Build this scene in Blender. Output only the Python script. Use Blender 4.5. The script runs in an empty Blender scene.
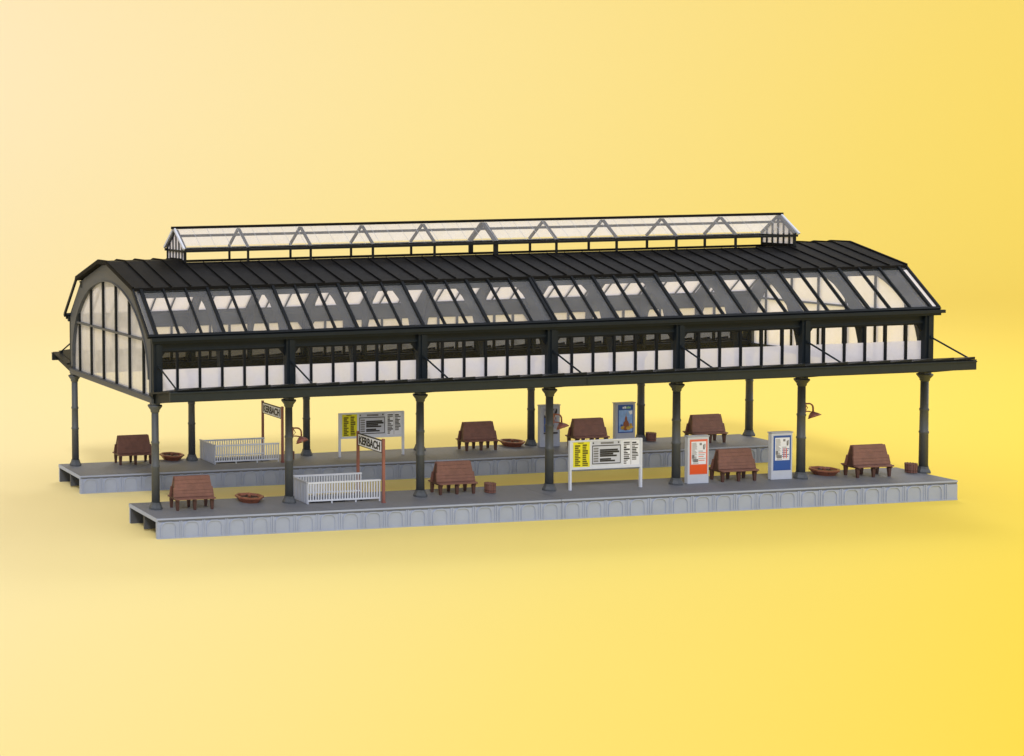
import bpy, math, random
from mathutils import Vector, Matrix
random.seed(7)
S = bpy.context.scene
COL = S.collection
S.unit_settings.scale_length = 0.1          # a scale model: one unit is ten centimetres

# ------------------------------------------------------------------ camera
cam_d = bpy.data.cameras.new('camera')
cam = bpy.data.objects.new('camera', cam_d); COL.objects.link(cam)
YAW, PIT, ROL = -0.08965914812476905, 0.04867147365902787, -0.025349650590569813
F, CX, CY = math.exp(7.277737913197601), -317.00296335598836, 248.29890573747272
right = Vector((math.cos(YAW), math.sin(YAW), 0))
fwd = Vector((-math.sin(YAW)*math.cos(PIT), math.cos(YAW)*math.cos(PIT), -math.sin(PIT)))
up = right.cross(fwd)
r2 = math.cos(ROL)*right + math.sin(ROL)*up
u2 = -math.sin(ROL)*right + math.cos(ROL)*up
M = Matrix((r2, u2, -fwd)).transposed().to_4x4()
M.translation = Vector((-4.25798947531064, -9.954480053209195, 2.4618038998240808))
cam.matrix_world = M
cam_d.sensor_fit = 'HORIZONTAL'; cam_d.sensor_width = 36
cam_d.lens = F*36/1024
cam_d.shift_x = (512-CX)/1024
cam_d.shift_y = (CY-378)/1024
cam_d.clip_start = 0.1; cam_d.clip_end = 500
S.camera = cam

# ------------------------------------------------------------------ materials
def srgb(r, g, b):
    f = lambda c: c/12.92 if c <= .04045 else ((c+.055)/1.055)**2.4
    return (f(r/255), f(g/255), f(b/255), 1)

def nt(name):
    m = bpy.data.materials.new(name); m.use_nodes = True
    n = m.node_tree; n.nodes.clear()
    o = n.nodes.new('ShaderNodeOutputMaterial')
    return m, n, o

def plastic(name, col, rough=.45, var=.12, scale=9, bump=.0, spec=.5):
    """moulded plastic: slight mottling of colour and gloss"""
    m, n, o = nt(name)
    b = n.nodes.new('ShaderNodeBsdfPrincipled')
    tc = n.nodes.new('ShaderNodeTexCoord')
    nz = n.nodes.new('ShaderNodeTexNoise'); nz.inputs['Scale'].default_value = scale
    nz.inputs['Detail'].default_value = 6; nz.inputs['Roughness'].default_value = .65
    n.links.new(tc.outputs['Object'], nz.inputs['Vector'])
    r = n.nodes.new('ShaderNodeValToRGB')
    c = col
    r.color_ramp.elements[0].position = .3; r.color_ramp.elements[1].position = .7
    r.color_ramp.elements[0].color = (c[0]*(1-var), c[1]*(1-var), c[2]*(1-var), 1)
    r.color_ramp.elements[1].color = (min(1, c[0]*(1+var)), min(1, c[1]*(1+var)), min(1, c[2]*(1+var)), 1)
    n.links.new(nz.outputs['Fac'], r.inputs['Fac'])
    n.links.new(r.outputs['Color'], b.inputs['Base Color'])
    mr = n.nodes.new('ShaderNodeMapRange'); mr.inputs['To Min'].default_value = rough-.08; mr.inputs['To Max'].default_value = rough+.1
    n.links.new(nz.outputs['Fac'], mr.inputs['Value']); n.links.new(mr.outputs['Result'], b.inputs['Roughness'])
    b.inputs['Specular IOR Level'].default_value = spec
    if bump:
        nb = n.nodes.new('ShaderNodeTexNoise'); nb.inputs['Scale'].default_value = 160; nb.inputs['Detail'].default_value = 3
        n.links.new(tc.outputs['Object'], nb.inputs['Vector'])
        bp = n.nodes.new('ShaderNodeBump'); bp.inputs['Strength'].default_value = bump; bp.inputs['Distance'].default_value = .01
        n.links.new(nb.outputs['Fac'], bp.inputs['Height']); n.links.new(bp.outputs['Normal'], b.inputs['Normal'])
    n.links.new(b.outputs[0], o.inputs[0])
    return m

def glass(name, milk, diffuse_part=.4, tint=(.985, .985, .99), white=(.97, .965, 1.0), gloss=.35, base=.015):
    """thin clear styrene film with a share of milkiness"""
    m, n, o = nt(name)
    t = n.nodes.new('ShaderNodeBsdfTransparent'); t.inputs[0].default_value = (*tint, 1)
    d = n.nodes.new('ShaderNodeBsdfDiffuse'); d.inputs[0].default_value = (*white, 1)
    l = n.nodes.new('ShaderNodeBsdfTranslucent'); l.inputs[0].default_value = (*white, 1)
    a = n.nodes.new('ShaderNodeMixShader'); a.inputs[0].default_value = 1-diffuse_part
    n.links.new(d.outputs[0], a.inputs[1]); n.links.new(l.outputs[0], a.inputs[2])
    # faint smears make the film uneven
    tc = n.nodes.new('ShaderNodeTexCoord'); nz = n.nodes.new('ShaderNodeTexNoise'); nz.inputs['Scale'].default_value = 7; nz.inputs['Detail'].default_value = 4
    n.links.new(tc.outputs['Object'], nz.inputs['Vector'])
    mr = n.nodes.new('ShaderNodeMapRange'); mr.inputs['From Min'].default_value = .3; mr.inputs['From Max'].default_value = .7
    mr.inputs['To Min'].default_value = milk*.85; mr.inputs['To Max'].default_value = min(1, milk*1.15)
    n.links.new(nz.outputs['Fac'], mr.inputs['Value'])
    b = n.nodes.new('ShaderNodeMixShader')
    n.links.new(mr.outputs['Result'], b.inputs[0]); n.links.new(t.outputs[0], b.inputs[1]); n.links.new(a.outputs[0], b.inputs[2])
    g = n.nodes.new('ShaderNodeBsdfGlossy'); g.inputs['Roughness'].default_value = .08
    lw = n.nodes.new('ShaderNodeLayerWeight'); lw.inputs[0].default_value = .5
    pw = n.nodes.new('ShaderNodeMath'); pw.operation = 'POWER'; pw.inputs[1].default_value = 4
    n.links.new(lw.outputs['Facing'], pw.inputs[0])
    ma = n.nodes.new('ShaderNodeMath'); ma.operation = 'MULTIPLY_ADD'; ma.inputs[1].default_value = gloss; ma.inputs[2].default_value = base
    n.links.new(pw.outputs[0], ma.inputs[0])
    e = n.nodes.new('ShaderNodeMixShader')
    n.links.new(ma.outputs[0], e.inputs[0]); n.links.new(b.outputs[0], e.inputs[1]); n.links.new(g.outputs[0], e.inputs[2])
    n.links.new(e.outputs[0], o.inputs[0])
    return m

MT = {}
MT['dark'] = plastic('dark_green_grey_plastic', (.0120, .0175, .0220), .5, .15, spec=.22)
MT['roof'] = plastic('black_roof_plastic', (.0052, .0050, .0054), .7, .2, 14, .25, .14)
MT['column'] = plastic('grey_green_plastic', (.074, .083, .092), .5, .10, 18, .2)
MT['trim'] = plastic('grey_plastic_trim', (.062, .070, .084), .5, .12)
MT['lantern'] = plastic('lantern_grey_plastic', (.045, .047, .050), .5, .2)
MT['stone'] = plastic('light_grey_plastic', (.36, .41, .54), .55, .07, 5, .15)
MT['under'] = plastic('dark_grey_painted_shade', (.085, .092, .11), .6, .1, 5)  # dark tone paints in the shade inside the hollow platforms
MT['deck'] = plastic('weathered_grey_deck', (.165, .172, .190), .6, .14, 4, .35)
MT['brown'] = plastic('brown_plastic', (.205, .094, .070), .5, .22, 16, .3)
MT['brown_dark'] = plastic('dark_brown_plastic', (.085, .036, .026), .5, .15, 16, .2)
MT['rust'] = plastic('red_brown_plastic', (.28, .105, .085), .45, .15, 16)
MT['terra'] = plastic('terracotta_plastic', (.25, .085, .045), .42, .2, 22, .2)
MT['soil'] = plastic('dark_soil', (.045, .022, .014), .8, .4, 60, .6)
MT['white'] = plastic('white_plastic', (.68, .72, .80), .45, .05)
MT['kiosk'] = plastic('grey_white_plastic', (.56, .60, .68), .45, .05)
MT['pale'] = plastic('pale_grey_plastic', (.40, .43, .50), .5, .06)
MT['paper'] = plastic('white_paper', (.80, .83, .90), .6, .02)
MT['ink'] = plastic('black_ink', (.02, .02, .022), .6, .05)
MT['grey_ink'] = plastic('grey_ink', (.20, .20, .21), .6, .3, 60)
MT['mid_ink'] = plastic('pale_grey_ink', (.42, .43, .45), .6, .15, 60)
MT['pale_sheet'] = plastic('pale_grey_sheet', (.55, .58, .66), .6, .05)
MT['yellow'] = plastic('yellow_paper', (.80, .74, .02), .6, .04)
MT['olive'] = plastic('olive_ink', (.13, .115, .006), .6, .3, 50)
MT['orange'] = plastic('orange_red_ink', (.80, .09, .015), .5, .04)
MT['salmon'] = plastic('salmon_ink', (.76, .16, .09), .5, .05)
MT['blue'] = plastic('blue_ink', (.02, .09, .36), .5, .05)
MT['navy'] = plastic('navy_ink', (.03, .09, .34), .5, .1)
MT['sky'] = plastic('pale_blue_ink', (.24, .42, .78), .5, .2, 30)
MT['lilac'] = plastic('grey_lilac_ink', (.32, .33, .42), .5, .2, 30)
MT['brick'] = plastic('brick_red_ink', (.26, .08, .035), .5, .3, 50)
MT['autumn'] = plastic('autumn_ink', (.50, .30, .04), .5, .5, 60)
MT['green'] = plastic('pale_green_ink', (.35, .60, .30), .5, .1)
MT['clear'] = glass('clear_glazing', .012, white=(.80, .86, 1), gloss=.2, base=.004)
MT['near'] = glass('slightly_milky_glazing', .18, .6, white=(.92, .94, 1))
MT['opal'] = glass('opal_glazing', .93, .08, white=(.89, .875, 1.0), gloss=.1)
MT['opal_near'] = glass('opal_lower_glazing', .97, .90, white=(1.0, .955, .965), gloss=.12)
MT['gable'] = glass('half_milky_glazing', .76, .55, white=(.98, .97, 1.0))
MT['lantern_near'] = glass('milky_lantern_glazing', .20, .5, white=(1, .99, 1))
MT['lantern_far'] = glass('white_lantern_glazing', .96, .05, white=(1, .985, 1), gloss=.1)
MT['fascia'] = plastic('grey_green_fascia_plastic', (.020, .027, .031), .5, .12, spec=.25)
MT['bar'] = plastic('black_green_plastic', (.0075, .010, .013), .5, .15, spec=.2)

# ------------------------------------------------------------------ mesh builder
SAG = False
class MB:
    def __init__(s): s.v = []; s.f = []; s.mi = []; s.m = 0; s.smooth = []
    def face(s, pts, sm=False):
        i = len(s.v); s.v += [tuple(p) for p in pts]; s.f.append(tuple(range(i, i+len(pts)))); s.mi.append(s.m); s.smooth.append(sm)
    def solid(s, vs, fs, sm=False):
        i = len(s.v); s.v += [tuple(p) for p in vs]
        for f in fs: s.f.append(tuple(i+k for k in f)); s.mi.append(s.m); s.smooth.append(sm)
    def box(s, x0, x1, y0, y1, z0, z1):
        if x0 > x1: x0, x1 = x1, x0
        if y0 > y1: y0, y1 = y1, y0
        if z0 > z1: z0, z1 = z1, z0
        s.solid([(x0,y0,z0),(x1,y0,z0),(x1,y1,z0),(x0,y1,z0),(x0,y0,z1),(x1,y0,z1),(x1,y1,z1),(x0,y1,z1)],
                [(0,3,2,1),(4,5,6,7),(0,1,5,4),(1,2,6,5),(2,3,7,6),(3,0,4,7)])
    def hexa(s, lo, hi):     # two quads, matching order (counter-clockwise seen from hi)
        s.solid(list(lo)+list(hi), [(3,2,1,0),(4,5,6,7),(0,1,5,4),(1,2,6,5),(2,3,7,6),(3,0,4,7)])
    def bar(s, p, q, w, h, upv=(0,0,1)):
        p, q = Vector(p), Vector(q); d = (q-p).normalized(); u = Vector(upv)
        a = d.cross(u)
        if a.length < 1e-5: a = d.cross(Vector((1,0,0)))
        a.normalize(); b = a.cross(d).normalized(); a *= w/2; b *= h/2
        s.hexa([p-a-b, p+a-b, p+a+b, p-a+b], [q-a-b, q+a-b, q+a+b, q-a+b])
    def tube(s, pts, r, n=8, caps=True):
        pts = [Vector(p) for p in pts]; rings = []
        rr = r if isinstance(r, (list, tuple)) else [r]*len(pts)
        ref = Vector((0,0,1))
        for k, p in enumerate(pts):
            d = (pts[min(k+1, len(pts)-1)]-pts[max(k-1, 0)]).normalized()
            a = d.cross(ref)
            if a.length < 1e-4: a = d.cross(Vector((0,1,0)))
            a.normalize(); b = d.cross(a)
            rings.append([p+(a*math.cos(t)+b*math.sin(t))*rr[k] for t in [2*math.pi*j/n for j in range(n)]])
        i = len(s.v)
        for R_ in rings: s.v += [tuple(v) for v in R_]
        for k in range(len(pts)-1):
            for j in range(n):
                s.f.append((i+k*n+j, i+(k+1)*n+j, i+(k+1)*n+(j+1)%n, i+k*n+(j+1)%n)); s.mi.append(s.m); s.smooth.append(n > 6)
        if caps:
            s.f.append(tuple(i+j for j in range(n))); s.mi.append(s.m); s.smooth.append(False)
            s.f.append(tuple(i+(len(pts)-1)*n+j for j in reversed(range(n)))); s.mi.append(s.m); s.smooth.append(False)
    def lathe(s, prof, c=(0,0,0), n=16, sm=True, rot=0, caps=True):
        i = len(s.v)
        for r, z in prof:
            for j in range(n):
                t = rot+2*math.pi*j/n; s.v.append((c[0]+r*math.cos(t), c[1]+r*math.sin(t), c[2]+z))
        for k in range(len(prof)-1):
            for j in range(n):
                s.f.append((i+k*n+j, i+k*n+(j+1)%n, i+(k+1)*n+(j+1)%n, i+(k+1)*n+j)); s.mi.append(s.m); s.smooth.append(sm)
        if caps:
            s.f.append(tuple(i+j for j in reversed(range(n)))); s.mi.append(s.m); s.smooth.append(False)
            s.f.append(tuple(i+(len(prof)-1)*n+j for j in range(n))); s.mi.append(s.m); s.smooth.append(False)
    def prism_x(s, poly, x0, x1):      # poly of (y,z)
        n = len(poly)
        s.solid([(x0,y,z) for y,z in poly]+[(x1,y,z) for y,z in poly],
                [tuple(reversed(range(n))), tuple(range(n, 2*n))]+[(k, (k+1)%n, n+(k+1)%n, n+k) for k in range(n)])
    def strip_x(s, a, b, x0, x1):      # plate between two polylines of (y,z), thickness x0..x1
        for k in range(len(a)-1):
            s.solid([(x0,*a[k]),(x0,*a[k+1]),(x0,*b[k+1]),(x0,*b[k]),(x1,*a[k]),(x1,*a[k+1]),(x1,*b[k+1]),(x1,*b[k])],
                    [(0,1,2,3),(7,6,5,4),(0,4,5,1),(2,6,7,3)])
        for k in (0, -1):
            s.face([(x0,*a[k]),(x1,*a[k]),(x1,*b[k]),(x0,*b[k])])
    def build(s, name, mats, parent=None, loc=None, bevel=0):
        if SAG and parent is not None:
            s.v = [(x, y, z+.0056*(3-x)*min(1.05, max(0, (z-1.25)/.62))) for x, y, z in s.v]
        me = bpy.data.meshes.new(name); me.from_pydata(s.v, [], s.f)
        if not isinstance(mats, (list, tuple)): mats = [mats]
        for m in mats: me.materials.append(MT[m])
        me.polygons.foreach_set('material_index', s.mi); me.polygons.foreach_set('use_smooth', s.smooth)
        me.update()
        import bmesh
        bm = bmesh.new(); bm.from_mesh(me); bmesh.ops.recalc_face_normals(bm, faces=bm.faces); bm.to_mesh(me); bm.free()
        o = bpy.data.objects.new(name, me); COL.objects.link(o)
        if parent: o.parent = parent
        if loc: o.location = loc
        if bevel:
            b = o.modifiers.new('bevel', 'BEVEL'); b.width = bevel; b.segments = 2; b.limit_method = 'ANGLE'
        return o

def tag(o, label=None, cat=None, group=None, kind=None):
    if label: o['label'] = label
    if cat: o['category'] = cat
    if group: o['group'] = group
    if kind: o['kind'] = kind
    return o

def empty(name, loc=(0,0,0), rz=0):
    o = bpy.data.objects.new(name, None); o.empty_display_size = .05; o.location = loc; o.rotation_euler = (0,0,rz)
    COL.objects.link(o); return o

KIDS = {}
def copy_tree(o, parent=None):
    c = o.copy(); COL.objects.link(c)
    if parent: c.parent = parent; c.matrix_parent_inverse = o.matrix_parent_inverse
    for ch in [x for x in bpy.data.objects if x.parent == o]: copy_tree(ch, c)
    return c

def text_mesh(name, body, size, mat, parent, M4, width=None, ext=.0015):
    cu = bpy.data.curves.new(name, 'FONT'); cu.body = body; cu.size = size; cu.align_x = 'CENTER'; cu.align_y = 'CENTER'
    cu.extrude = ext; cu.offset = size*.030
    t = bpy.data.objects.new(name+'_curve', cu); COL.objects.link(t)
    bpy.context.view_layer.update()
    dg = bpy.context.evaluated_depsgraph_get()
    me = bpy.data.meshes.new_from_object(t.evaluated_get(dg)); me.name = name
    bpy.data.objects.remove(t); bpy.data.curves.remove(cu)
    xs = [v.co.x for v in me.vertices]; w = max(xs)-min(xs); cx = (max(xs)+min(xs))/2
    ys = [v.co.y for v in me.vertices]; cy = (max(ys)+min(ys))/2
    k = (width/w) if width else 1
    for v in me.vertices: v.co.x = (v.co.x-cx)*k; v.co.y -= cy
    me.transform(M4); me.materials.clear(); me.materials.append(MT[mat])
    o = bpy.data.objects.new(name, me); COL.objects.link(o); o.parent = parent
    return o

# ------------------------------------------------------------------ dimensions
W = 1.6; YC = W/2
ZF = -.145                                    # table surface
EAVE = (.84, 1.25); KINK = (.56, 1.575); TOP = (.087, 1.726)
ELA, ELB, ELZ = .765, .652, .93               # inner arch

# ------------------------------------------------------------------ backdrop: one graduated sheet, flat then sweeping up
def backdrop():
    prof = []; Y0, Y1, R, ZT = -30, 13, 12, 30
    n = 30
    for k in range(n+1): prof.append((Y0+(Y1-Y0)*k/n, ZF))
    for k in range(1, 25):
        t = math.pi/2*k/24; prof.append((Y1+R*math.sin(t), ZF+R-R*math.cos(t)))
    for k in range(1, 6): prof.append((Y1+R, ZF+R+(ZT-R)*k/5))
    xs = [-50+3*k for k in range(51)]
    V = []; UV = []; s = 0
    for k, (y, z) in enumerate(prof):
        if k: s += math.dist(prof[k-1], (y, z))
        for x in xs: V.append((x, y, z)); UV.append((x, s+Y0))
    nx = len(xs); Fc = []
    for k in range(len(prof)-1):
        for j in range(nx-1): Fc.append((k*nx+j, k*nx+j+1, (k+1)*nx+j+1, (k+1)*nx+j))
    me = bpy.data.meshes.new('backdrop'); me.from_pydata(V, [], Fc)
    uv = me.uv_layers.new(name='sheet')
    for l in me.loops: uv.data[l.index].uv = UV[l.vertex_index]
    me.polygons.foreach_set('use_smooth', [True]*len(Fc))
    m, nn, o = nt('graduated_yellow_card')
    b = nn.nodes.new('ShaderNodeBsdfPrincipled'); b.inputs['Roughness'].default_value = .9; b.inputs['Specular IOR Level'].default_value = .1
    u = nn.nodes.new('ShaderNodeUVMap'); u.uv_map = 'sheet'
    sep = nn.nodes.new('ShaderNodeSeparateXYZ'); nn.links.new(u.outputs[0], sep.inputs[0])
    def math_(op, a, bb):
        q = nn.nodes.new('ShaderNodeMath'); q.operation = op
        for k, v in enumerate((a, bb)):
            if isinstance(v, (int, float)): q.inputs[k].default_value = v
            else: nn.links.new(v, q.inputs[k])
        return q.outputs[0]
    X, Sx = sep.outputs[0], sep.outputs[1]
    tot = GRAD[0]
    for (a, c), co in zip(TERMS[1:], GRAD[1:]):
        term = co
        for _ in range(a): term = math_('MULTIPLY', term, X)
        for _ in range(c): term = math_('MULTIPLY', term, Sx)
        tot = math_('ADD', tot, term)
    r = nn.nodes.new('ShaderNodeValToRGB')
    cols = [(0, (255, 238, 194)), (.33, (255, 235, 160)), (.65, (255, 230, 121)), (1, (255, 223, 72))]
    while len(r.color_ramp.elements) < len(cols): r.color_ramp.elements.new(.5)
    for e, (p, c) in zip(r.color_ramp.elements, cols):
        e.position = p; q = srgb(*c); e.color = (q[0]*.92, q[1]*.92, q[2]*.92, 1)
    nn.links.new(tot, r.inputs[0]); nn.links.new(r.outputs[0], b.inputs['Base Color']); nn.links.new(b.outputs[0], o.inputs[0])
    me.materials.append(m)
    ob = bpy.data.objects.new('backdrop', me); COL.objects.link(ob); tag(ob, kind='structure')
TERMS = [(0,0),(1,0),(0,1),(2,0),(1,1),(0,2),(3,0),(2,1),(1,2),(0,3),(4,0),(3,1),(2,2),(1,3),(0,4)]
GRAD = [0.31193839, 0.0916453155, -0.0582961965, -0.000792684488, -0.00736954312, 0.00625605791, 1.7430243e-05, 3.09320435e-05, 0.000327170637, -0.000328663219, -2.44152511e-07, -1.04781496e-08, -7.43576241e-07, -5.04863059e-06, 5.60374743e-06]  #GRADLINE
backdrop()

# ------------------------------------------------------------------ the hall
hall = empty('station_hall', (0, 0, 0))
tag(hall, 'long dark grey glazed hall with black roof and glass lantern, standing on slim columns', 'train station')

def ell(h): return ELZ+ELB*math.sqrt(max(0, 1-(h/ELA)**2))
HS = [ELA*math.sin(math.pi/2*k/12) for k in range(-12, 13)]
def arch_polys(drop=0.0):
    """outer and inner polyline (y,z) of an arch plate, matched point by point"""
    inner = [(YC-h, ell(h)) for h in HS]
    key = [(.80, 1.225), (.79, 1.262), (.548, 1.545), (.084, 1.698)]
    def oz(h):
        h = abs(h)
        if h <= .084: return 1.698
        if h <= .548: return 1.698+(1.545-1.698)*(h-.084)/(.548-.084)
        return 1.545+(1.262-1.545)*(h-.548)/(.79-.548)
    outer = []
    for h in HS:
        hh = h*.80/ELA
        outer.append((YC-hh, oz(hh)-drop))
    return outer, inner

def arch_rib(name, x, t=.026, m='dark'):
    a, b = arch_polys()
    b = [(p[0]+(q[0]-p[0])*.70, p[1]+(q[1]-p[1])*.70) if abs(q[0]-YC) < .70 else q for p, q in zip(a, b)]
    mb = MB(); mb.strip_x(a, b, x-t/2, x+t/2)
    for sgn in (-1, 1):
        mb.box(x-t/2, x+t/2, YC+sgn*.80, YC+sgn*ELA, .80, ELZ)
        e0 = YC+sgn*.80
        mb.prism_x([(YC+sgn*.80, ELZ), (YC+sgn*ELA, ELZ), (YC+sgn*.80, oz80())], x-t/2+.001, x+t/2-.001)
    return mb.build(name, m, hall)
def oz80(): return 1.25

# columns
def column():
    mb = MB()
    mb.lathe([(.0285, .03), (.0272, .30), (.0305, .304), (.0305, .315), (.0268, .320), (.0258, .47), (.0292, .475), (.0292, .487), (.0252, .493), (.0245, .70)], n=16)
    o = mb.build('column', 'column', hall)
    b = MB(); b.lathe([(.047, 0), (.047, .012), (.042, .022), (.036, .034), (.033, .05)], n=8, sm=False, rot=math.pi/8); b.build('column_base', 'column', o)
    c = MB(); c.lathe([(.0245, .695), (.031, .705), (.031, .715), (.050, .742), (.050, .752)], n=14); c.box(-.027, .027, -.027, .027, .752, .80)
    c.build('capital', 'column', o)
    return o
c0 = column(); first = True
for row, y in ((0, 0), (1, W)):
    for i in range(7):
        o = c0 if first else copy_tree(c0, hall); first = False
        o.location = (i, y, 0)

SAG = True     # the moulded upper works sag a little towards one end
# arch ribs at every half bay; the two end ones belong to the gable walls
for k in range(1, 12):
    x = k*.5
    if k == 6:
        arch_rib('arch_rib', x-.022); arch_rib('arch_rib', x+.022)
    else: arch_rib('arch_rib', x)

# gable walls
def gable(x, sgn, glassmat):
    a, b = arch_polys()
    mb = MB(); t0, t1 = (x-.028, x+.016) if sgn < 0 else (x-.016, x+.028)
    mb.strip_x(a, b, t0, t1)
    for s in (-1, 1):
        mb.box(t0, t1, YC+s*.80, YC+s*ELA, .81, ELZ)
        mb.prism_x([(YC+s*.80, ELZ), (YC+s*ELA, ELZ), (YC+s*.80, 1.25)], t0+.001, t1-.001)
    # moulding along the inner edge
    fl = [(YC-h*.985, ELZ+(ell(h)-ELZ)*.985) for h in HS]
    mb.strip_x(b, fl, t0-.006 if sgn < 0 else t0, t1 if sgn < 0 else t1+.006)
    g = mb.build('gable_wall', 'trim', hall)
    sb = MB(); sb.box(t0-.006, t1+.006, -.02, W+.02, .768, .812); sb.box(t0-.012, t1+.012, -.018, W+.018, .80, .808); sb.build('sill_beam', 'trim', g)
    mm = MB()
    xm0, xm1 = (x-.020, x+.004) if sgn < 0 else (x-.004, x+.020)
    for k in range(6):
        y = YC+(k-2.5)*.255; mm.box(xm0, xm1, y-.009, y+.009, .81, ell(YC-y)-.004)
    mm.build('mullion', 'bar', g)
    tb = MB(); hw = ELA*math.sqrt(1-((1.205-ELZ)/ELB)**2); tb.box(xm0-.004, xm1+.004, YC-hw, YC+hw, 1.197, 1.213); tb.build('transom', 'trim', g)
    p = MB(); hs = HS
    pts = [(YC-h*.99, ELZ+(ell(h)-ELZ)*.99) for h in hs]
    poly = [(YC-ELA*.99, .81)]+[q for q in reversed(pts)]+[(YC+ELA*.99, .81)]
    xp = x-.004 if sgn < 0 else x+.002
    p.face([(xp, y, z) for y, z in poly])
    p.build('pane', glassmat, g)
gable(0, -1, 'gable'); gable(6, 1, 'opal')

# black roof with standing seams
def roof():
    mb = MB(); t = .022; x0, x1 = -.07, 6.072
    prof = [(.578, 1.566), (.087, 1.726)]
    zr = lambda h: 1.726-(1.726-1.566)*(h-.087)/(.578-.087)
    full = [(YC-.578, 1.566), (YC-.087, 1.726), (YC+.087, 1.726), (YC+.578, 1.566)]
    nearp = [(YC-.578, 1.566), (YC-.160, zr(.160))]
    farp = [(YC+.255, zr(.255)), (YC+.578, 1.566)]
    lo_ = lambda q: [(y, z-t) for y, z in q]
    xa, xb = .535, 5.515
    for q, u0, u1 in ((full, x0, xa), (nearp, xa, xb), (farp, xa, xb), (full, xb, x1)): mb.strip_x(q, lo_(q), u0, u1)
    o = mb.build('black_roof', 'roof', hall)
    sm = MB(); n = 43
    for k in range(n):
        x = x0+.009+(x1-x0-.018)*k/(n-1)
        w = .008 if k not in (0, 21, n-1) else .013
        for q in ((full,) if not xa < x < xb else (nearp, farp)):
            for a, b in zip(q[:-1], q[1:]):
                sm.bar((x, a[0], a[1]+.003), (x, b[0], b[1]+.003), w, .016)
    sm.build('standing_seam', 'roof', o)
    pl = MB()
    for s in (-1, 1):
        pl.box(-.03, 6.06, YC+s*.572, YC+s*.530, 1.490, 1.541)
        pl.box(-.03, 6.06, YC+s*.583, YC+s*.5715, 1.527, 1.539)
    pl.build('purlin', 'dark', o)
roof()

# sloped glazing, one field per bay
def slope(i, s):
    """s = -1 near side, +1 far side"""
    E = Vector((0, YC+s*.838, 1.252)); K = Vector((0, YC+s*.556, 1.562))
    x0, x1 = i-.0, i+1-.0
    if i == 0: x0 = -.068
    if i == 5: x1 = 6.07
    d = (E-K).normalized(); nrm = Vector((0, d.z*-s*-1, 0))
    nrm = Vector((0, -d.z*1, d.y)) if s < 0 else Vector((0, d.z*-1, d.y)); 
    if nrm.z < 0: nrm = -nrm
    mb = MB()
    for k in range(7):
        x = i+k/6
        if k == 6 and i != 5: continue
        big = (k in (0, 3, 6))
        w = .020 if big else .013
        if k == 0 and i == 0: w = .024
        a, b = K+Vector((x,0,0))+nrm*.004, E+Vector((x,0,0))+nrm*.004
        mb.bar(a, b, w, .020, nrm)
    for xe in ([x0+.006] if i == 0 else [])+([x1-.006] if i == 5 else []):
        mb.bar(K+Vector((xe,0,0))+nrm*.004, E+Vector((xe,0,0))+nrm*.004, .014, .022, nrm)
    if i == 3: mb.bar(K+Vector((3.022,0,0))+nrm*.004, E+Vector((3.022,0,0))+nrm*.004, .012, .021, nrm)
    e2 = E+d*.004
    mb.bar(e2+Vector((x0,0,0)), e2+Vector((x1,0,0)), .020, .024, nrm)
    o = mb.build('roof_glazing', 'bar', hall)
    def pane(xa, xb, mat, nm='pane'):
        p = MB(); a, b = K-nrm*.002, E-nrm*.002
        q = [Vector((xa,0,0))+a, Vector((xb,0,0))+a, Vector((xb,0,0))+b, Vector((xa,0,0))+b]
        p.face(q); p.build(nm, mat, o)
    if s < 0:
        if i == 5: pane(x0, 5.99, 'near'); pane(6.012, x1, 'opal_near', 'verge_pane')
        else: pane(x0, x1, 'near')
    else:
        if i == 0: pane(x0, -.012, 'clear', 'verge_pane'); pane(.01, x1, 'opal')
        else: pane(x0, x1, 'opal')
for i in range(6):
    for s in (-1, 1): slope(i, s)

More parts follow.
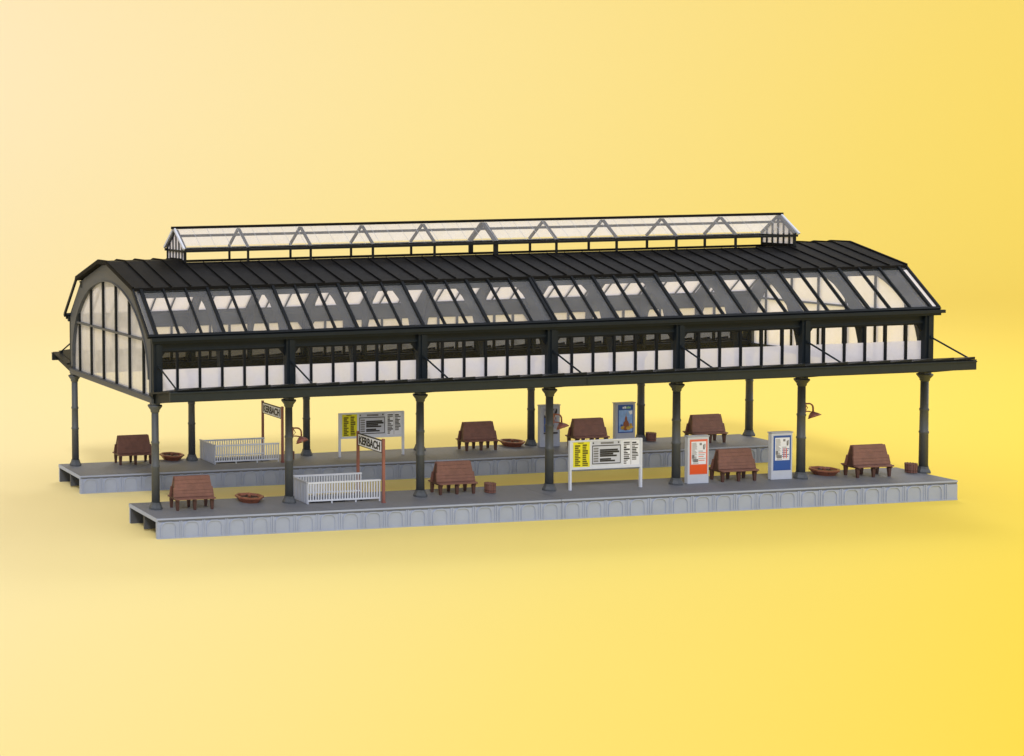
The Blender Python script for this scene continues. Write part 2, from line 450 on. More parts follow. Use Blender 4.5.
# eave beams, friezes, window bands, canopies; side = function mapping an outward distance to y
for s in (-1, 1):
    Y = (lambda o: -o) if s < 0 else (lambda o: W+o)
    e = MB()
    e.box(-.035, 6.075, Y(.022), Y(.050), 1.196, 1.240)
    e.box(-.045, 6.095, Y(.0505), Y(.066), 1.214, 1.238)
    e.box(-.028, 6.028, Y(-.002), Y(.0215), 1.199, 1.236)
    eb = e.build('eave_beam', 'dark', hall)
    f = MB(); f.box(-.005, 6.005, Y(-.004), Y(.012), 1.140, 1.1985); f.box(-.005, 6.005, Y(-.008), Y(.018), 1.137, 1.147); f.build('frieze', 'dark', eb)
    w = MB(); w.box(-.02, 6.02, Y(-.030), Y(.030), .768, .815); w.box(-.03, 6.03, Y(-.034), Y(.034), .8155, .832); w.build('wall_beam', 'bar', hall)
    for i in range(7):
        p = MB(); hw = .034 if i != 3 else .040
        xo = {0: .010, 6: -.004}.get(i, 0)
        p.box(i-hw+xo, i+hw+xo, Y(-.012), Y(.036), .833, 1.1955)
        p.box(i-hw*.45+xo, i+hw*.45+xo, Y(.0362), Y(.046), .84, 1.19)
        p.build('wall_post', 'dark', hall)
        # corner knees beside the post
    for i in range(6):
        m = MB()
        for k in range(1, 6):
            x = i+k/6; m.box(x-.0085, x+.0085, Y(-.006), Y(.012), .832, 1.1395)
        m.box(i+.035, i+.965, Y(-.005), Y(.0105), .832, .846)
        m.box(i+.035, i+.965, Y(-.005), Y(.0105), 1.126, 1.1392)
        for (xa, xb) in ((i+.034, i+.075), (i+.966, i+.925)):
            y0, y1 = sorted((Y(-.0045), Y(.0095)))
            m.hexa([(xa, y0, 1.07), (xb, y0, 1.1265), (xb, y0, 1.127), (xa, y0, 1.127)], [(xa, y1, 1.07), (xb, y1, 1.1265), (xb, y1, 1.127), (xa, y1, 1.127)])
        win = m.build('window', 'bar', hall)
        y0 = Y(.002)
        zs = 1.004 if s < 0 else .952
        def sheet(z0, z1, nm, mat):
            p = MB(); p.face([(i+.03, y0, z0), (i+.97, y0, z0), (i+.97, y0, z1), (i+.03, y0, z1)]); p.build(nm, mat, win)
        if s < 0: sheet(zs+.001, 1.136, 'clear_pane', 'clear'); sheet(.838, zs, 'opal_pane', 'opal_near')
        else: sheet(.838, zs, 'clear_pane', 'clear'); sheet(zs+.001, 1.136, 'opal_pane', 'opal')
    # canopy: thin ribbed sheet rising outwards, deep fascia, tapering brackets, tie rods
    zi, zo, od = .842, .905, .372
    z_at = lambda o: zi+(zo-zi)*o/od
    def sl(mb, xa, xb, oa, ob, dz0, dz1):
        ya, yb = Y(oa), Y(ob)
        mb.hexa([(xa, ya, z_at(oa)+dz0), (xb, ya, z_at(oa)+dz0), (xb, yb, z_at(ob)+dz0), (xa, yb, z_at(ob)+dz0)],
                [(xa, ya, z_at(oa)+dz1), (xb, ya, z_at(oa)+dz1), (xb, yb, z_at(ob)+dz1), (xa, yb, z_at(ob)+dz1)])
    c = MB(); sl(c, -.05, 6.03, .037, .368, -.012, 0); can = c.build('canopy', 'bar', hall)
    c = MB()
    for k in range(37):
        x = k/6
        if k: # overlapping sheets, each lapping up over the next
            ya, yb = Y(.040), Y(.384); za, zb = z_at(.040), z_at(.384)
            x0_ = max(x-1/6+.004, -.05); hh = .020
            c.hexa([(x0_, ya, za+.0004), (x, ya, za+.0004), (x, yb, zb+.0004), (x0_, yb, zb+.0004)],
                   [(x0_, ya, za+.003), (x, ya, za+hh), (x, yb, zb+hh), (x0_, yb, zb+.003)])
    c.build('canopy_rib', 'bar', can)
    c = MB(); xa, xb = -.055, 6.010
    c.box(xa, 2.998, Y(.3685), Y(.386), .832, .8985); c.box(3.002, xb, Y(.3685), Y(.386), .832, .8985)
    c.box(xa, xb, Y(.3865), Y(.392), .888, .897)
    c.build('fascia', 'fascia', can)
    for i in range(7):
        b = MB(); hw = .011; x0, x1 = i-hw, i+hw
        poly = [(Y(.030), .764), (Y(.10), .778), (Y(.368), .836), (Y(.368), z_at(.368)-.013), (Y(.035), z_at(.035)-.013)]
        b.prism_x(poly, x0, x1)
        b.build('canopy_bracket', 'dark', can)
    for i in range(7):
        t = MB(); x = i+(.012 if i == 0 else 0); t.tube([(x, Y(.047), 1.032), (x, Y(.335), z_at(.335)+.012)], .0062, 6)
        t.box(x-.010, x+.010, Y(.0462), Y(.056), 1.020, 1.044)
        t.box(x-.010, x+.010, Y(.325), Y(.345), z_at(.33)+.002, z_at(.33)+.018)
        t.build('tie_rod', 'dark', can)

# roof lantern
def lantern():
    x0, x1 = .525, 5.525
    frames = [x0]+[.5*k+.024 for k in range(2, 11)]+[x1]
    ez, rz, eh = 1.806, 1.952, .165
    mb = MB()
    zr = lambda h: 1.726-(1.726-1.566)*(h-.087)/(.578-.087)
    base = MB()
    for s in (-1, 1): base.box(x0-.01, x1+.01, YC+s*.146, YC+s*.160, zr(.153)-.012, zr(.153)+.006)
    for xe in (x0-.008, x1+.008): base.box(xe-.012, xe+.012, YC-.1455, YC+.1455, 1.700, 1.7285)
    fr = base.build('roof_lantern', 'roof', hall)
    for k, x in enumerate(frames):
        w = .014 if k not in (0, 10) else .018
        if abs(x-3.024) < .01: w = .034
        rp = MB()
        for s in (-1, 1):
            rp.m = 1; rp.box(x-w/2, x+w/2, YC+s*.147, YC+s*.159, zr(.153)+.0065, ez-.012)
            rp.m = 0; rp.bar((x, YC+s*.160, ez+.002), (x, YC+s*.008, rz-.006), w*1.05, .018)
        rp.box(x-w/2, x+w/2, YC-.010, YC+.010, rz-.014, rz-.001)
        rp.build('rafter_pair', ['lantern', 'bar'], fr)
    d = MB()
    for s in (-1, 1): d.box(x0-.02, x1+.015, YC+s*.146, YC+s*.170, ez-.020, ez-.001)
    d.build('lantern_eave', 'bar', fr)
    pu = MB()
    for s in (-1, 1):
        h = .040; z = rz-(rz-ez)*h/eh; pu.box(x0, x1, YC+s*(h-.007), YC+s*(h+.007), z-.022, z-.006)
    pu.build('lantern_purlin', 'lantern', fr)
    c = MB(); c.box(x0-.035, x1+.03, YC-.015, YC+.015, rz+.004, rz+.024); c.build('ridge_cap', 'roof', fr)
    for s in (-1, 1):
        p = MB(); a, b = Vector((0, YC+s*.006, rz+.012)), Vector((0, YC+s*.174, ez+.010))
        q = [Vector((x0-.02,0,0))+a, Vector((x1+.02,0,0))+a, Vector((x1+.02,0,0))+b, Vector((x0-.02,0,0))+b]
        p.face(q)
        if s < 0:
            n = 42; p.m = 1
            for k in range(1, n):
                x = x0+(x1-x0)*k/n; p.face([Vector((x-.0016,0,.0015))+a, Vector((x+.0016,0,.0015))+a, Vector((x+.0016,0,.0015))+b, Vector((x-.0016,0,.0015))+b])
        p.build('pane', ['lantern_far' if s > 0 else 'lantern_near', 'mid_ink'], fr)
    v = MB()
    for xe in (x0-.018, x1+.016):
        for s in (-1, 1): v.bar((xe, YC+s*.178, ez+.004), (xe, YC+s*.004, rz+.010), .014, .017)
    v.build('verge_board', 'white', fr)
    for xe in (x0, x1):
        g = MB()
        for k in range(-2, 3):
            y = YC+k*.053; zt = rz-(rz-ez)*abs(y-YC)/eh-.012
            g.box(xe-.006, xe+.006, y-.006, y+.006, zr(abs(y-YC)) if abs(y-YC) > .087 else 1.725, zt)
        g.box(xe-.008, xe+.008, YC-.155, YC+.155, ez-.022, ez-.006)
        g.build('lantern_mullion', 'bar', fr)
        p = MB(); p.face([(xe, y, z) for y, z in [(YC-.155, zr(.155)), (YC-.155, ez-.003), (YC, rz-.01), (YC+.155, ez-.003), (YC+.155, zr(.155)), (YC+.087, 1.727), (YC-.087, 1.727)]])
        p.build('gable_pane', 'opal_near', fr)
lantern()

SAG = False
# ------------------------------------------------------------------ platforms
def platform(dy, label):
    root = empty('platform', (2.96, dy-.03, ZF)); tag(root, label, 'platform', 'station platforms')
    X0, X1, YF, YB = -.114, 5.984, -.284, .205
    ox, oy = -2.96, .03            # into the root's frame
    H = -ZF
    hx0, hx1, hy0, hy1 = 1.14, 1.60, -.045, .145      # stairwell
    def B(mb, x0, x1, y0, y1, z0, z1): mb.box(x0+ox, x1+ox, y0+oy, y1+oy, z0, z1)
    for a, b in ((X0, 2.8845), (2.8875, X1)):
        mb = MB()
        if a < hx0 < b:
            B(mb, a, hx0, YF+.004, YB, H-.028, H); B(mb, hx1, b, YF+.004, YB, H-.028, H)
            B(mb, hx0, hx1, YF+.004, hy0, H-.0282, H-.0002); B(mb, hx0, hx1, hy1, YB, H-.0282, H-.0002)
        else: B(mb, a, b, YF+.004, YB, H-.028, H)
        mb.build('deck', 'deck', root)
        # front wall with arched panels, back wall, inner web
        f = MB(); B(f, a, b, YF, YF+.022, 0, H-.0285); B(f, a+.0012, b-.0005, YF-.002, YF+.0035, H-.013, H-.001)
        B(f, a, b, YB-.014, YB-.001, 0, H-.0285)
        iw = MB(); B(iw, a+.002, b-.001, YB-.022, YB-.0142, 0, H-.0287); B(iw, a+.012, b-.001, -.04, -.022, .012, H-.0287); B(iw, a+.002, b-.001, YF+.0222, YF+.028, 0, H-.0287); iw.build('shade_lined_web', 'under', root)  # web and thin linings, coloured dark to paint shade into the open ends
        yq = YF+oy
        # arched relief: a raised rim per panel and twin pilasters between
        n0 = 0; k = 0
        x = X0+1/12
        while x < X1:
            if a-.01 < x-.06 and x+.06 < b+.02:
                w, sh, rr = .0565, .080, .040
                prof = [(-w, .0105), (-w, sh)]
                for q in range(1, 8):
                    t = math.pi*(1-q/16); prof.append((-w+rr*(1-math.cos(math.pi/2*q/8)), sh+rr*math.sin(math.pi/2*q/8)))
                prof += [(-w+rr, sh+rr)]
                full = prof+[(-p, z) for p, z in reversed(prof)]
                inner = []
                for p, z in full:
                    inner.append((p*.885, z-(.007 if z > sh-.001 else 0)))
                for q in range(len(full)-1):
                    A, Bq, Cq, D = full[q], full[q+1], inner[q+1], inner[q]
                    pts = [(x+ox+p[0], p[1]) for p in (A, Bq, Cq, D)]
                    f.hexa([(px, yq-.0065, pz) for px, pz in pts], [(px, yq+.001, pz) for px, pz in pts])
            for dx in (-.0725, -.0855):
                if a < x+dx-.004 and x+dx+.004 < b: B(f, x+dx-.0035, x+dx+.0035, YF-.005, YF+.001, .004, H-.022)
            x += 1/6
        B(f, a+.0008, b-.0007, YF-.004, YF+.001, .0005, .010)
        f.build('retaining_wall', 'stone', root)
    e = MB(); B(e, X0-.0025, X0+.004, YF-.001, YB+.001, H-.0275, H-.0005); e.build('deck_edge', 'stone', root)
    st = MB()
    for k in range(5):
        a = hx0+.002+k*(hx1-hx0-.004)/5; B(st, a, a+(hx1-hx0-.004)/5, hy0+.001, hy1-.001, .001, .012+k*.025)
    st.build('stair', 'deck', root)
    return root
platform(0, 'pale grey platform in the foreground with its arched front wall fully in view')
platform(1.475, 'grey platform behind the other one, its front wall partly hidden and patched with shadow')

# ------------------------------------------------------------------ benches
GB = 'back to back benches along the platforms'
def bench():
    root = empty('platform_bench'); L = .147
    bk = MB()
    for s in (-1, 1):
        # two broad boards, the upper one shorter
        bk.hexa([(-.138, s*.0230, .168), (.138, s*.0230, .168), (.130, s*.0050, .250), (-.130, s*.0050, .250)],
                [(-.138, s*.0310, .170), (.138, s*.0310, .170), (.130, s*.0130, .254), (-.130, s*.0130, .254)])
        bk.hexa([(-.150, s*.0400, .098), (.150, s*.0400, .098), (.145, s*.0250, .170), (-.145, s*.0250, .170)],
                [(-.150, s*.0485, .100), (.150, s*.0485, .100), (.145, s*.0335, .173), (-.145, s*.0335, .173)])
        # raised slats on both boards
        for (w0, y0, z0, w1, y1, z1, n) in ((.138, .0310, .170, .130, .0130, .254, 3), (.150, .0485, .100, .145, .0335, .173, 3)):
            for k in range(n):
                a, b = (k+.04)/n, (k+.96)/n
                f = lambda t: (w0+(w1-w0)*t-.001, y0+(y1-y0)*t, z0+(z1-z0)*t)
                (wa, ya, za), (wb, yb, zb) = f(a), f(b)
                bk.hexa([(-wa, s*ya, za), (wa, s*ya, za), (wb, s*yb, zb), (-wb, s*yb, zb)],
                        [(-wa, s*(ya+.003), za+.001), (wa, s*(ya+.003), za+.001), (wb, s*(yb+.003), zb+.001), (-wb, s*(yb+.003), zb+.001)])
    bk.build('backrest', 'brown', root)
    for s in (-1, 1):
        st = MB()
        for k in range(2):
            o = .042+k*.024; st.box(-L, L, s*o, s*(o+.0230), .087-.003*k, .099-.003*k)
        st.build('seat', 'brown', root, bevel=.002)
    for x in (-.128, 0, .128):
        fr = MB()
        fr.prism_x([(-.087, .082), (-.087, .074), (.087, .074), (.087, .082), (.036, .096), (.006, .238), (-.006, .238), (-.036, .096)], x-.007, x+.007)
        fr.build('support', 'brown_dark', root)
        for s in (-1, 1):
            lg = MB(); lg.hexa([(x-.008, s*.062-.007, 0), (x+.008, s*.062-.007, 0), (x+.008, s*.062+.007, 0), (x-.008, s*.062+.007, 0)],
                              [(x-.0125, s*.060-.011, .0735), (x+.0125, s*.060-.011, .0735), (x+.0125, s*.060+.011, .0735), (x-.0125, s*.060+.011, .0735)])
            lg.build('leg', 'brown_dark', root)
    return root
b0 = bench()
BE = [(.252, -.02, 'brown double bench at the left end of the near platform, beside the first column'),
      (2.288, .070, 'brown double bench amid the near platform with a bin at its right end'),
      (4.498, .060, 'brown double bench between the orange and the blue advertising pillars'),
      (5.525, -.005, 'brown double bench at the right end of the near platform between planter and bin'),
      (.485, 1.595, 'brown double bench at the left end of the far platform left of a planter'),
      (3.468, 1.540, 'dark brown double bench on the far platform with a planter at its right end'),
      (4.415, 1.485, 'dark brown double bench between the two poster pillars of the far platform'),
      (5.440, 1.43, 'dark brown double bench nearest the right end of the far platform')]
for k, (x, y, l) in enumerate(BE):
    o = b0 if k == 0 else copy_tree(b0)
    o.location = (x, y-.012, 0); o.scale = (1, .82, .93); tag(o, l, 'bench', GB)

# ------------------------------------------------------------------ planters
def planter():
    root = empty('octagonal_planter'); q = math.pi/8
    b = MB(); b.lathe([(.070, 0), (.078, .010), (.098, .034), (.106, .036), (.106, .048), (.090, .048), (.084, .030), (.05, .028)], n=8, sm=False, rot=q, caps=False)
    b.build('bowl', 'terra', root)
    s = MB(); s.lathe([(.001, .036), (.05, .034), (.087, .030)], n=16, rot=q, caps=False)
    for k in range(26):
        a, r = random.random()*6.28, .075*math.sqrt(random.random()); z = random.uniform(.004, .010)
        s.lathe([(z*1.2, -z), (z*.9, z*.3), (.001, z*.8)], (r*math.cos(a), r*math.sin(a), .034), n=6, sm=False, rot=a)
    s.build('soil', 'soil', root)
    p = MB(); p.lathe([(.011, .030), (.012, .050), (.007, .060)], n=8); p.build('nozzle', 'terra', root)
    return root
p0 = planter()
for k, (x, y, l) in enumerate([(.742, .085, 'terracotta octagonal planter on the near platform right of the first bench'),
                               (5.272, .085, 'dark octagonal planter on the near platform right of the blue advertising pillar'),
                               (.855, 1.665, 'octagonal planter on the far platform between the first bench and the stair railing'),
                               (3.835, 1.605, 'octagonal planter on the far platform between a bench and a poster pillar')]):
    o = p0 if k == 0 else copy_tree(p0)
    o.location = (x, y, 0); o.scale = (.94, .94, .96); tag(o, l, 'planter', 'octagonal planters on the platforms')

# ------------------------------------------------------------------ bins
def bin_():
    root = empty('litter_bin')
    b = MB(); n = 14
    b.lathe([(.030, 0), (.036, .008), (.0375, .07), (.034, .070), (.032, .014), (.001, .012)], n=n, caps=False)
    for k in range(n):
        t = 2*math.pi*k/n; b.bar((.0365*math.cos(t), .0365*math.sin(t), .004), (.0395*math.cos(t), .0395*math.sin(t), .073), .011, .006, (math.cos(t), math.sin(t), 0))
    b.build('body', 'brown', root)
    r = MB()
    for z in (.018, .058): r.lathe([(.041, z), (.0425, z+.003), (.041, z+.006)], n=18, caps=False)
    r.build('hoop', 'brown_dark', root)
    return root
n0 = bin_()
for k, (x, y, l) in enumerate([(2.548, .012, 'round brown litter bin right of the middle bench of the near platform'),
                               (5.915, .015, 'round brown litter bin beside the last column at the right end'),
                               (5.058, 1.555, 'round dark brown litter bin on the far platform right of the blue picture poster'),
                               (1.765, 1.44, 'dark litter bin on the far platform, half hidden behind the second near column')]):
    o = n0 if k == 0 else copy_tree(n0)
    o.location = (x, y, 0); o.scale = (.92, .92, 1); tag(o, l, 'litter bin', 'litter bins on the platforms')

# ------------------------------------------------------------------ stair railings
def railing():
    root = empty('stair_railing')            # frame: x 0..555, y 0..245
    Lx, Ly, H = .555, .245, .158
    def side(y, nm):
        b = MB(); b.box(0, Lx, y-.006, y+.006, H-.012, H); b.box(.006, Lx-.006, y-.005, y+.005, .018, .028)
        n = 27
        for k in range(n+1):
            x = .006+(Lx-.012)*k/n; hw = .0034
            b.box(x-hw, x+hw, y-.004, y+.004, .02 if k % 9 else 0, H-.0125)
        b.build('side_rail', 'white', root)
    side(0, 'n'); side(Ly, 'f')
    e = MB(); e.box(-.006, .004, -.006, Ly+.006, .004, H-.002)
    for k in range(6):
        y = .02+k*(Ly-.04)/5; e.box(-.0095, -.0055, y-.004, y+.004, .012, H-.014)
    e.box(-.010, .006, -.008, Ly+.008, H-.0015, H+.006)
    e.build('end_panel', 'pale', root)
    return root
r0 = railing()
r0.location = (1.094, -.075, 0); tag(r0, 'white stair railing on the near platform behind the second column', 'railing', 'white railings round the stairs')
r1 = copy_tree(r0); r1.location = (1.096, 1.395, 0); tag(r1, 'greyish white stair railing on the far platform, left of the far name sign', 'railing', 'white railings round the stairs')

# ------------------------------------------------------------------ name signs
def sign():
    root = empty('station_name_sign')
    for y in (-.165, .165):
        p = MB(); p.box(-.008, .008, y-.008, y+.008, 0, .462); p.box(-.011, .011, y-.011, y+.011, 0, .010); p.build('post', 'rust', root)
    b = MB(); b.box(-.006, .006, -.1565, .1565, .358, .450); bo = b.build('name_board', 'ink', root)
    w = MB()
    for s in (-1, 1): w.box(s*.0062, s*.008, -.148, .148, .3645, .4435)
    w.build('white_field', 'paper', bo)
    for s in (-1, 1):
        Mx = Matrix(((0, 0, s, s*.0082), (s, 0, 0, 0), (0, 1, 0, .404), (0, 0, 0, 1)))
        text_mesh('lettering', 'KERBACH', .080, 'ink', bo, Mx, width=.272)
    return root
s0 = sign(); s0.location = (1.637, .03, 0)
GS = 'station name signs at the stairs'
tag(s0, 'red-brown framed white name sign KERBACH at the near stair railing', 'station sign', GS)
s1 = copy_tree(s0); s1.location = (1.663, 1.525, 0)
tag(s1, 'red-brown framed white name sign KERBACH at the far stair railing, close under the canopy', 'station sign', GS)

# ------------------------------------------------------------------ timetable boards
def board():
    root = empty('timetable_board'); L = .575; Z0, Z1 = .156, .362
    for x in (.0102, L-.0102):
        p = MB(); p.box(x-.0075, x+.0075, -.008, .008, 0, Z1+.004); p.build('post', 'white', root)
    b = MB(); b.box(.0178, L-.0178, -.005, .005, Z0, Z1+.002); b.box(.0176, L-.0176, -.009, .009, Z1-.004, Z1+.0045); b.box(.0176, L-.0176, -.008, .008, Z0-.004, Z0+.008)
    pn = b.build('panel', 'white', root)
    rnd = random.Random(3)
    for side in (-1, 1):
        def sheet(name, mats, x0, x1, z0, z1, bars):
            m = MB(); A, Bq = side*.0054, side*.0064
            m.m = 0; m.box(x0, x1, A, Bq, z0, z1)
            for (a, c, d, e, mi) in bars: m.m = mi; m.box(x0+(x1-x0)*a, x0+(x1-x0)*c, Bq+side*.0002, Bq+side*.0008, z0+(z1-z0)*d, z0+(z1-z0)*e)
            m.build(name, mats, pn)
        yb = []
        for col in ((.10, .42), (.56, .88)):
            z = .04
            while z < .90:
                h = rnd.uniform(.045, .075); yb.append((col[0], col[1]-rnd.choice((0, 0, .06, .1)), z, z+h, 1)); z += h+.020
        yb.append((.28, .62, .95, .985, 1))
        sheet('yellow_sheet', ['yellow', 'olive'], .030, .160, Z0+.014, Z1-.008, yb)
        # framed plan in the middle
        pb = [(.0, 1, .0, .035, 1), (.0, 1, .79, .83, 1), (.0, .022, .0, .83, 1), (.978, 1, .0, .83, 1), (.30, .75, .88, .97, 2), (.02, .06, .9, .97, 1), (.90, .95, .9, .97, 1)]
        z = .10
        for h, e in ((.07, .80), (.07, .66), (.05, .0), (.075, .86), (.075, .74), (.085, .95), (.075, .90)):
            if e: pb.append((.27, e, z, z+h, 1))
            z += h+.009
        for k in range(6): pb.append((.05, .22, .10+k*.11, .17+k*.11, 2))
        sheet('framed_plan', ['pale_sheet', 'ink', 'grey_ink'], .178, .402, Z0+.030, Z1-.008, pb)
        sb = []
        for col in ((.06, .42), (.56, .94)):
            z = .05 if col[0] < .1 else .20
            while z < .93:
                h = rnd.uniform(.03, .06); sb.append((col[0], col[1]-rnd.choice((0, .04, .12, .2)), z, z+h, rnd.choice((1, 1, 2)))); z += h+.022
        sb.append((.48, .50, .02, .97, 2))
        sheet('white_sheet', ['paper', 'ink', 'grey_ink'], .418, .548, Z0+.014, Z1-.008, sb)
    return root
t0 = board(); t0.location = (3.130, -.03, 0)
GT = 'timetable boards on the platforms'
tag(t0, 'white framed timetable board with yellow and white sheets on the near platform', 'notice board', GT)
t1 = copy_tree(t0); t1.location = (2.205, 1.467, 0)
tag(t1, 'greyish timetable board with yellow and white sheets, behind the near name sign', 'notice board', GT)

# ------------------------------------------------------------------ advertising pillars
GP = 'advertising pillars on the platforms'
def pillar(loc, label, mats, draw, body='kiosk', bw=.168):
    root = empty('advertising_pillar', loc); D = .034
    b = MB(); b.box(0, bw, 0, D, 0, .350); b.build('body', body, root, bevel=.004)
    c = MB(); c.box(-.003, bw+.003, -.003, D+.003, .3505, .358); c.build('cap', 'pale', root)
    for face in (0, 1):
        p = MB()
        def R_(x0, x1, z0, z1, mi, lift=0):
            p.m = mi
            a, b_ = -.0014-lift*.0005, -.0002-lift*.0005+.0001
            if face: xa, xb, a, b_ = bw-x1, bw-x0, D-b_, D-a
            else: xa, xb = x0, x1
            p.box(xa, xb, a, b_, z0, z1)
        def P_(pts, mi, lift):
            p.m = mi; y = -.0014-lift*.0005
            q = [((bw-x) if face else x, D-y if face else y, z) for x, z in pts]
            p.face(q)
        draw(R_, P_); p.build('poster', mats, root)
    return root
def ad(col, edge):
    def f(R_, P_):
        R_(.014, .154, .070, .332, 0)                       # border
        R_(.026, .142, .146, .316, 1, 2)                    # white field
        R_(.017, .151, .076, .140, 2, 2)                    # coloured foot
        R_(.030, .140, .319, .327, 5, 2)
        rnd = random.Random(5)
        for k in range(11): R_(.031, .031+rnd.uniform(.022, .040), .302-k*.0088, .308-k*.0088, 3, 4)
        R_(.032, .066, .168, .206, 3, 4); R_(.040, .078, .162, .186, 4, 6); R_(.030, .048, .19, .218, 4, 6)
        R_(.090, .107, .288, .305, 4, 4); R_(.118, .131, .256, .292, 4, 4); R_(.125, .136, .270, .297, 3, 6)
        R_(.082, .116, .240, .247, 3, 4)
        for k in range(5): R_(.082, .138-(k % 3)*.008, .228-k*.014, .2335-k*.014, 5 if edge == 'blue' else (3 if k % 2 else 5), 4)
        if edge == 'blue':
            R_(.093, .099, .160, .236, 6, 6); R_(.112, .118, .160, .236, 6, 6)
        R_(.038, .082, .150, .156, 3, 4)
    return f
pillar((4.084, -.012, 0), 'white advertising pillar with orange-red poster left of a near platform bench', ['salmon', 'paper', 'orange', 'mid_ink', 'grey_ink', 'salmon', 'salmon'], ad('orange', 'salmon')); 
pillar((4.757, -.008, 0), 'white advertising pillar with blue poster right of a near platform bench', ['blue', 'paper', 'blue', 'mid_ink', 'grey_ink', 'navy', 'salmon'], ad('blue', 'blue'))
for o in bpy.data.objects:
    if o.name.startswith('advertising_pillar'): o['category'] = 'advertising pillar'; o['group'] = GP
def castle(R_, P_):
    R_(.020, .158, .100, .340, 0)
    R_(.028, .150, .110, .294, 1, 2)
    R_(.034, .154, .296, .334, 4, 2)
    for k, (a, b, c) in enumerate(((.060, .072, 5), (.076, .090, 5), (.094, .104, 6), (.107, .116, 6), (.119, .132, 6))): R_(a, b, .307, .322+(k % 2)*.004, c, 4)
    P_([(.112, .282), (.146, .290), (.148, .262), (.126, .254)], 5, 4)
    P_([(.080, .150), (.080, .225), (.088, .245), (.0905, .285), (.093, .245), (.101, .225), (.101, .150)], 2, 6)
    P_([(.062, .130), (.066, .186), (.080, .205), (.104, .205), (.116, .182), (.120, .130)], 2, 8)
    for x, z, r, c in ((.060, .145, .020, 3), (.085, .138, .020, 2), (.112, .142, .022, 3), (.134, .150, .018, 3), (.132, .172, .013, 3), (.05, .165, .012, 4)):
        P_([(x+r*math.cos(t*math.pi/5), z+r*.8*math.sin(t*math.pi/5)) for t in range(10)], c, 10+x*9)
def stripes(R_, P_):
    R_(.028, .152, .112, .330, 0)
    P_([(.032, .300), (.070, .328), (.110, .328), (.032, .270)], 1, 4)
    P_([(.032, .262), (.062, .215), (.062, .125), (.032, .130)], 2, 4)
    P_([(.032, .255), (.090, .195), (.096, .208), (.032, .275)], 3, 6)
    P_([(.066, .126), (.066, .195), (.110, .16), (.150, .150), (.150, .126)], 4, 5)
    P_([(.094, .215), (.140, .325), (.150, .318), (.150, .300), (.108, .205)], 3, 6)
    P_([(.088, .300), (.098, .330), (.120, .322), (.104, .285)], 3, 7)
    P_([(.110, .250), (.150, .285), (.150, .262), (.120, .235)], 1, 8)
    R_(.028, .152, .112, .124, 3, 9)
o = pillar((4.662, 1.462, 0), 'poster pillar with blue poster of a brown tower among trees, on the far platform', ['navy', 'sky', 'brick', 'autumn', 'blue', 'paper', 'green'], castle, 'pale', .178); tag(o, cat='advertising pillar', group=GP)
o = pillar((4.012, 1.500, 0), 'grey poster pillar with blue and dark diagonal shapes, behind the fourth near column', ['lilac', 'mid_ink', 'blue', 'ink', 'mid_ink'], stripes, 'pale', .178); tag(o, cat='advertising pillar', group=GP)

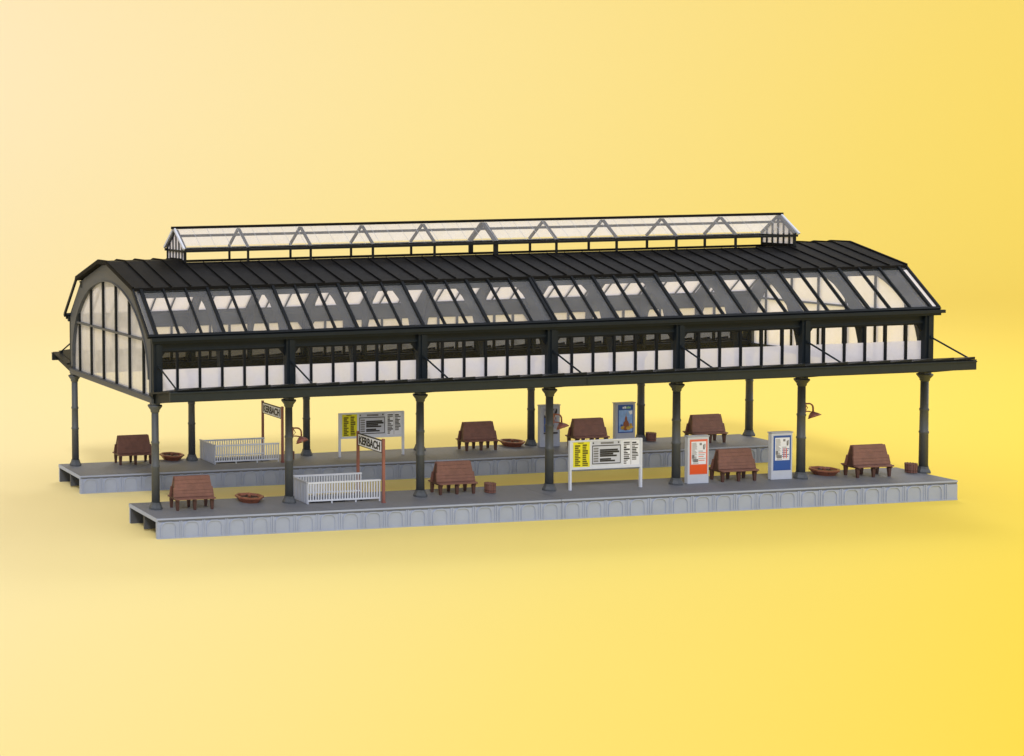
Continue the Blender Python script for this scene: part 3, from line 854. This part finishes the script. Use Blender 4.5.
# ------------------------------------------------------------------ bracket lamps
def lamp():
    root = empty('bracket_lamp')
    a = MB()
    pts = [(.026, 0, .562)]+[(.060+.034*math.sin(t), 0, .528+.034*math.cos(t)) for t in [math.pi/2*k/6 for k in range(7)]]+[(.095, 0, .500)]
    a.tube(pts, .0058, 8)
    a.tube([(.026, 0, .505), (.060, 0, .503), (.092, 0, .496)], .0045, 8)
    a.tube([(.034, 0, .555), (.050, 0, .53), (.036, 0, .512)], .003, 6)
    a.box(.022, .029, -.010, .010, .495, .572)
    a.build('arm', 'rust', root)
    s = MB()
    s.lathe([(.006, .012), (.012, .008), (.024, .002), (.036, -.010), (.043, -.026), (.0405, -.026), (.034, -.012), (.022, -.002), (.004, .003)], n=14, caps=False)
    for k in range(7):
        t = 2*math.pi*k/7; s.bar((.012*math.cos(t), .012*math.sin(t), .010), (.0445*math.cos(t), .0445*math.sin(t), -.026), .004, .004)
    so = s.build('shade', 'rust', root); so.location = (.088, -.006, .486); so.rotation_euler = (math.radians(-24), math.radians(-14), 0)
    b = MB(); b.lathe([(.006, .0), (.011, -.010), (.011, -.018), (.005, -.025)], n=12); bo = b.build('bulb', 'paper', root); bo.location = so.location; bo.rotation_euler = so.rotation_euler
    return root
l0 = lamp()
for k, (x, l) in enumerate([(1, 'red-brown bracket lamp on the second near column, above the stair railings'),
                            (3, 'red-brown bracket lamp on the fourth near column, in front of the striped poster'),
                            (5, 'red-brown bracket lamp on the sixth near column, above a planter')]):
    o = l0 if k == 0 else copy_tree(l0)
    o.location = (x, 0, {1: -.02, 3: .0, 5: 0}[x]); tag(o, l, 'lamp', 'bracket lamps on the columns')

# ------------------------------------------------------------------ light: studio, soft
w = bpy.data.worlds.new('World'); S.world = w; w.use_nodes = True
bg = w.node_tree.nodes['Background']; bg.inputs[0].default_value = (.985, .995, 1.09, 1); bg.inputs[1].default_value = .71
def area(name, loc, target, size, power, col=(1, 1, 1), spread=180):
    d = bpy.data.lights.new(name, 'AREA'); d.shape = 'DISK'; d.size = size; d.energy = power; d.color = col; d.spread = math.radians(spread)
    o = bpy.data.objects.new(name, d); COL.objects.link(o); o.location = loc
    o.rotation_euler = (Vector(target)-Vector(loc)).to_track_quat('-Z', 'Y').to_euler(); return o
area('key_softbox', (-90, -166, 165), (3, 3, .5), 45, 252000, (1, .995, 1.04))
area('added_side_fill', (27, -1, 7), (6.2, .8, 1.1), 6, 95, (.97, .985, 1.03), 60)  # added lamp out of view, whitens the right gable panes
area('added_back_fill', (16, 15, 19), (4.0, .9, .9), 9, 280, (.93, .96, 1.06), 80)  # added lamp out of view, brightens the far glazing from behind

S.view_settings.view_transform = 'Standard'; S.view_settings.look = 'None'; S.view_settings.exposure = 0; S.view_settings.gamma = 1
S.cycles.max_bounces = 10; S.cycles.transparent_max_bounces = 24
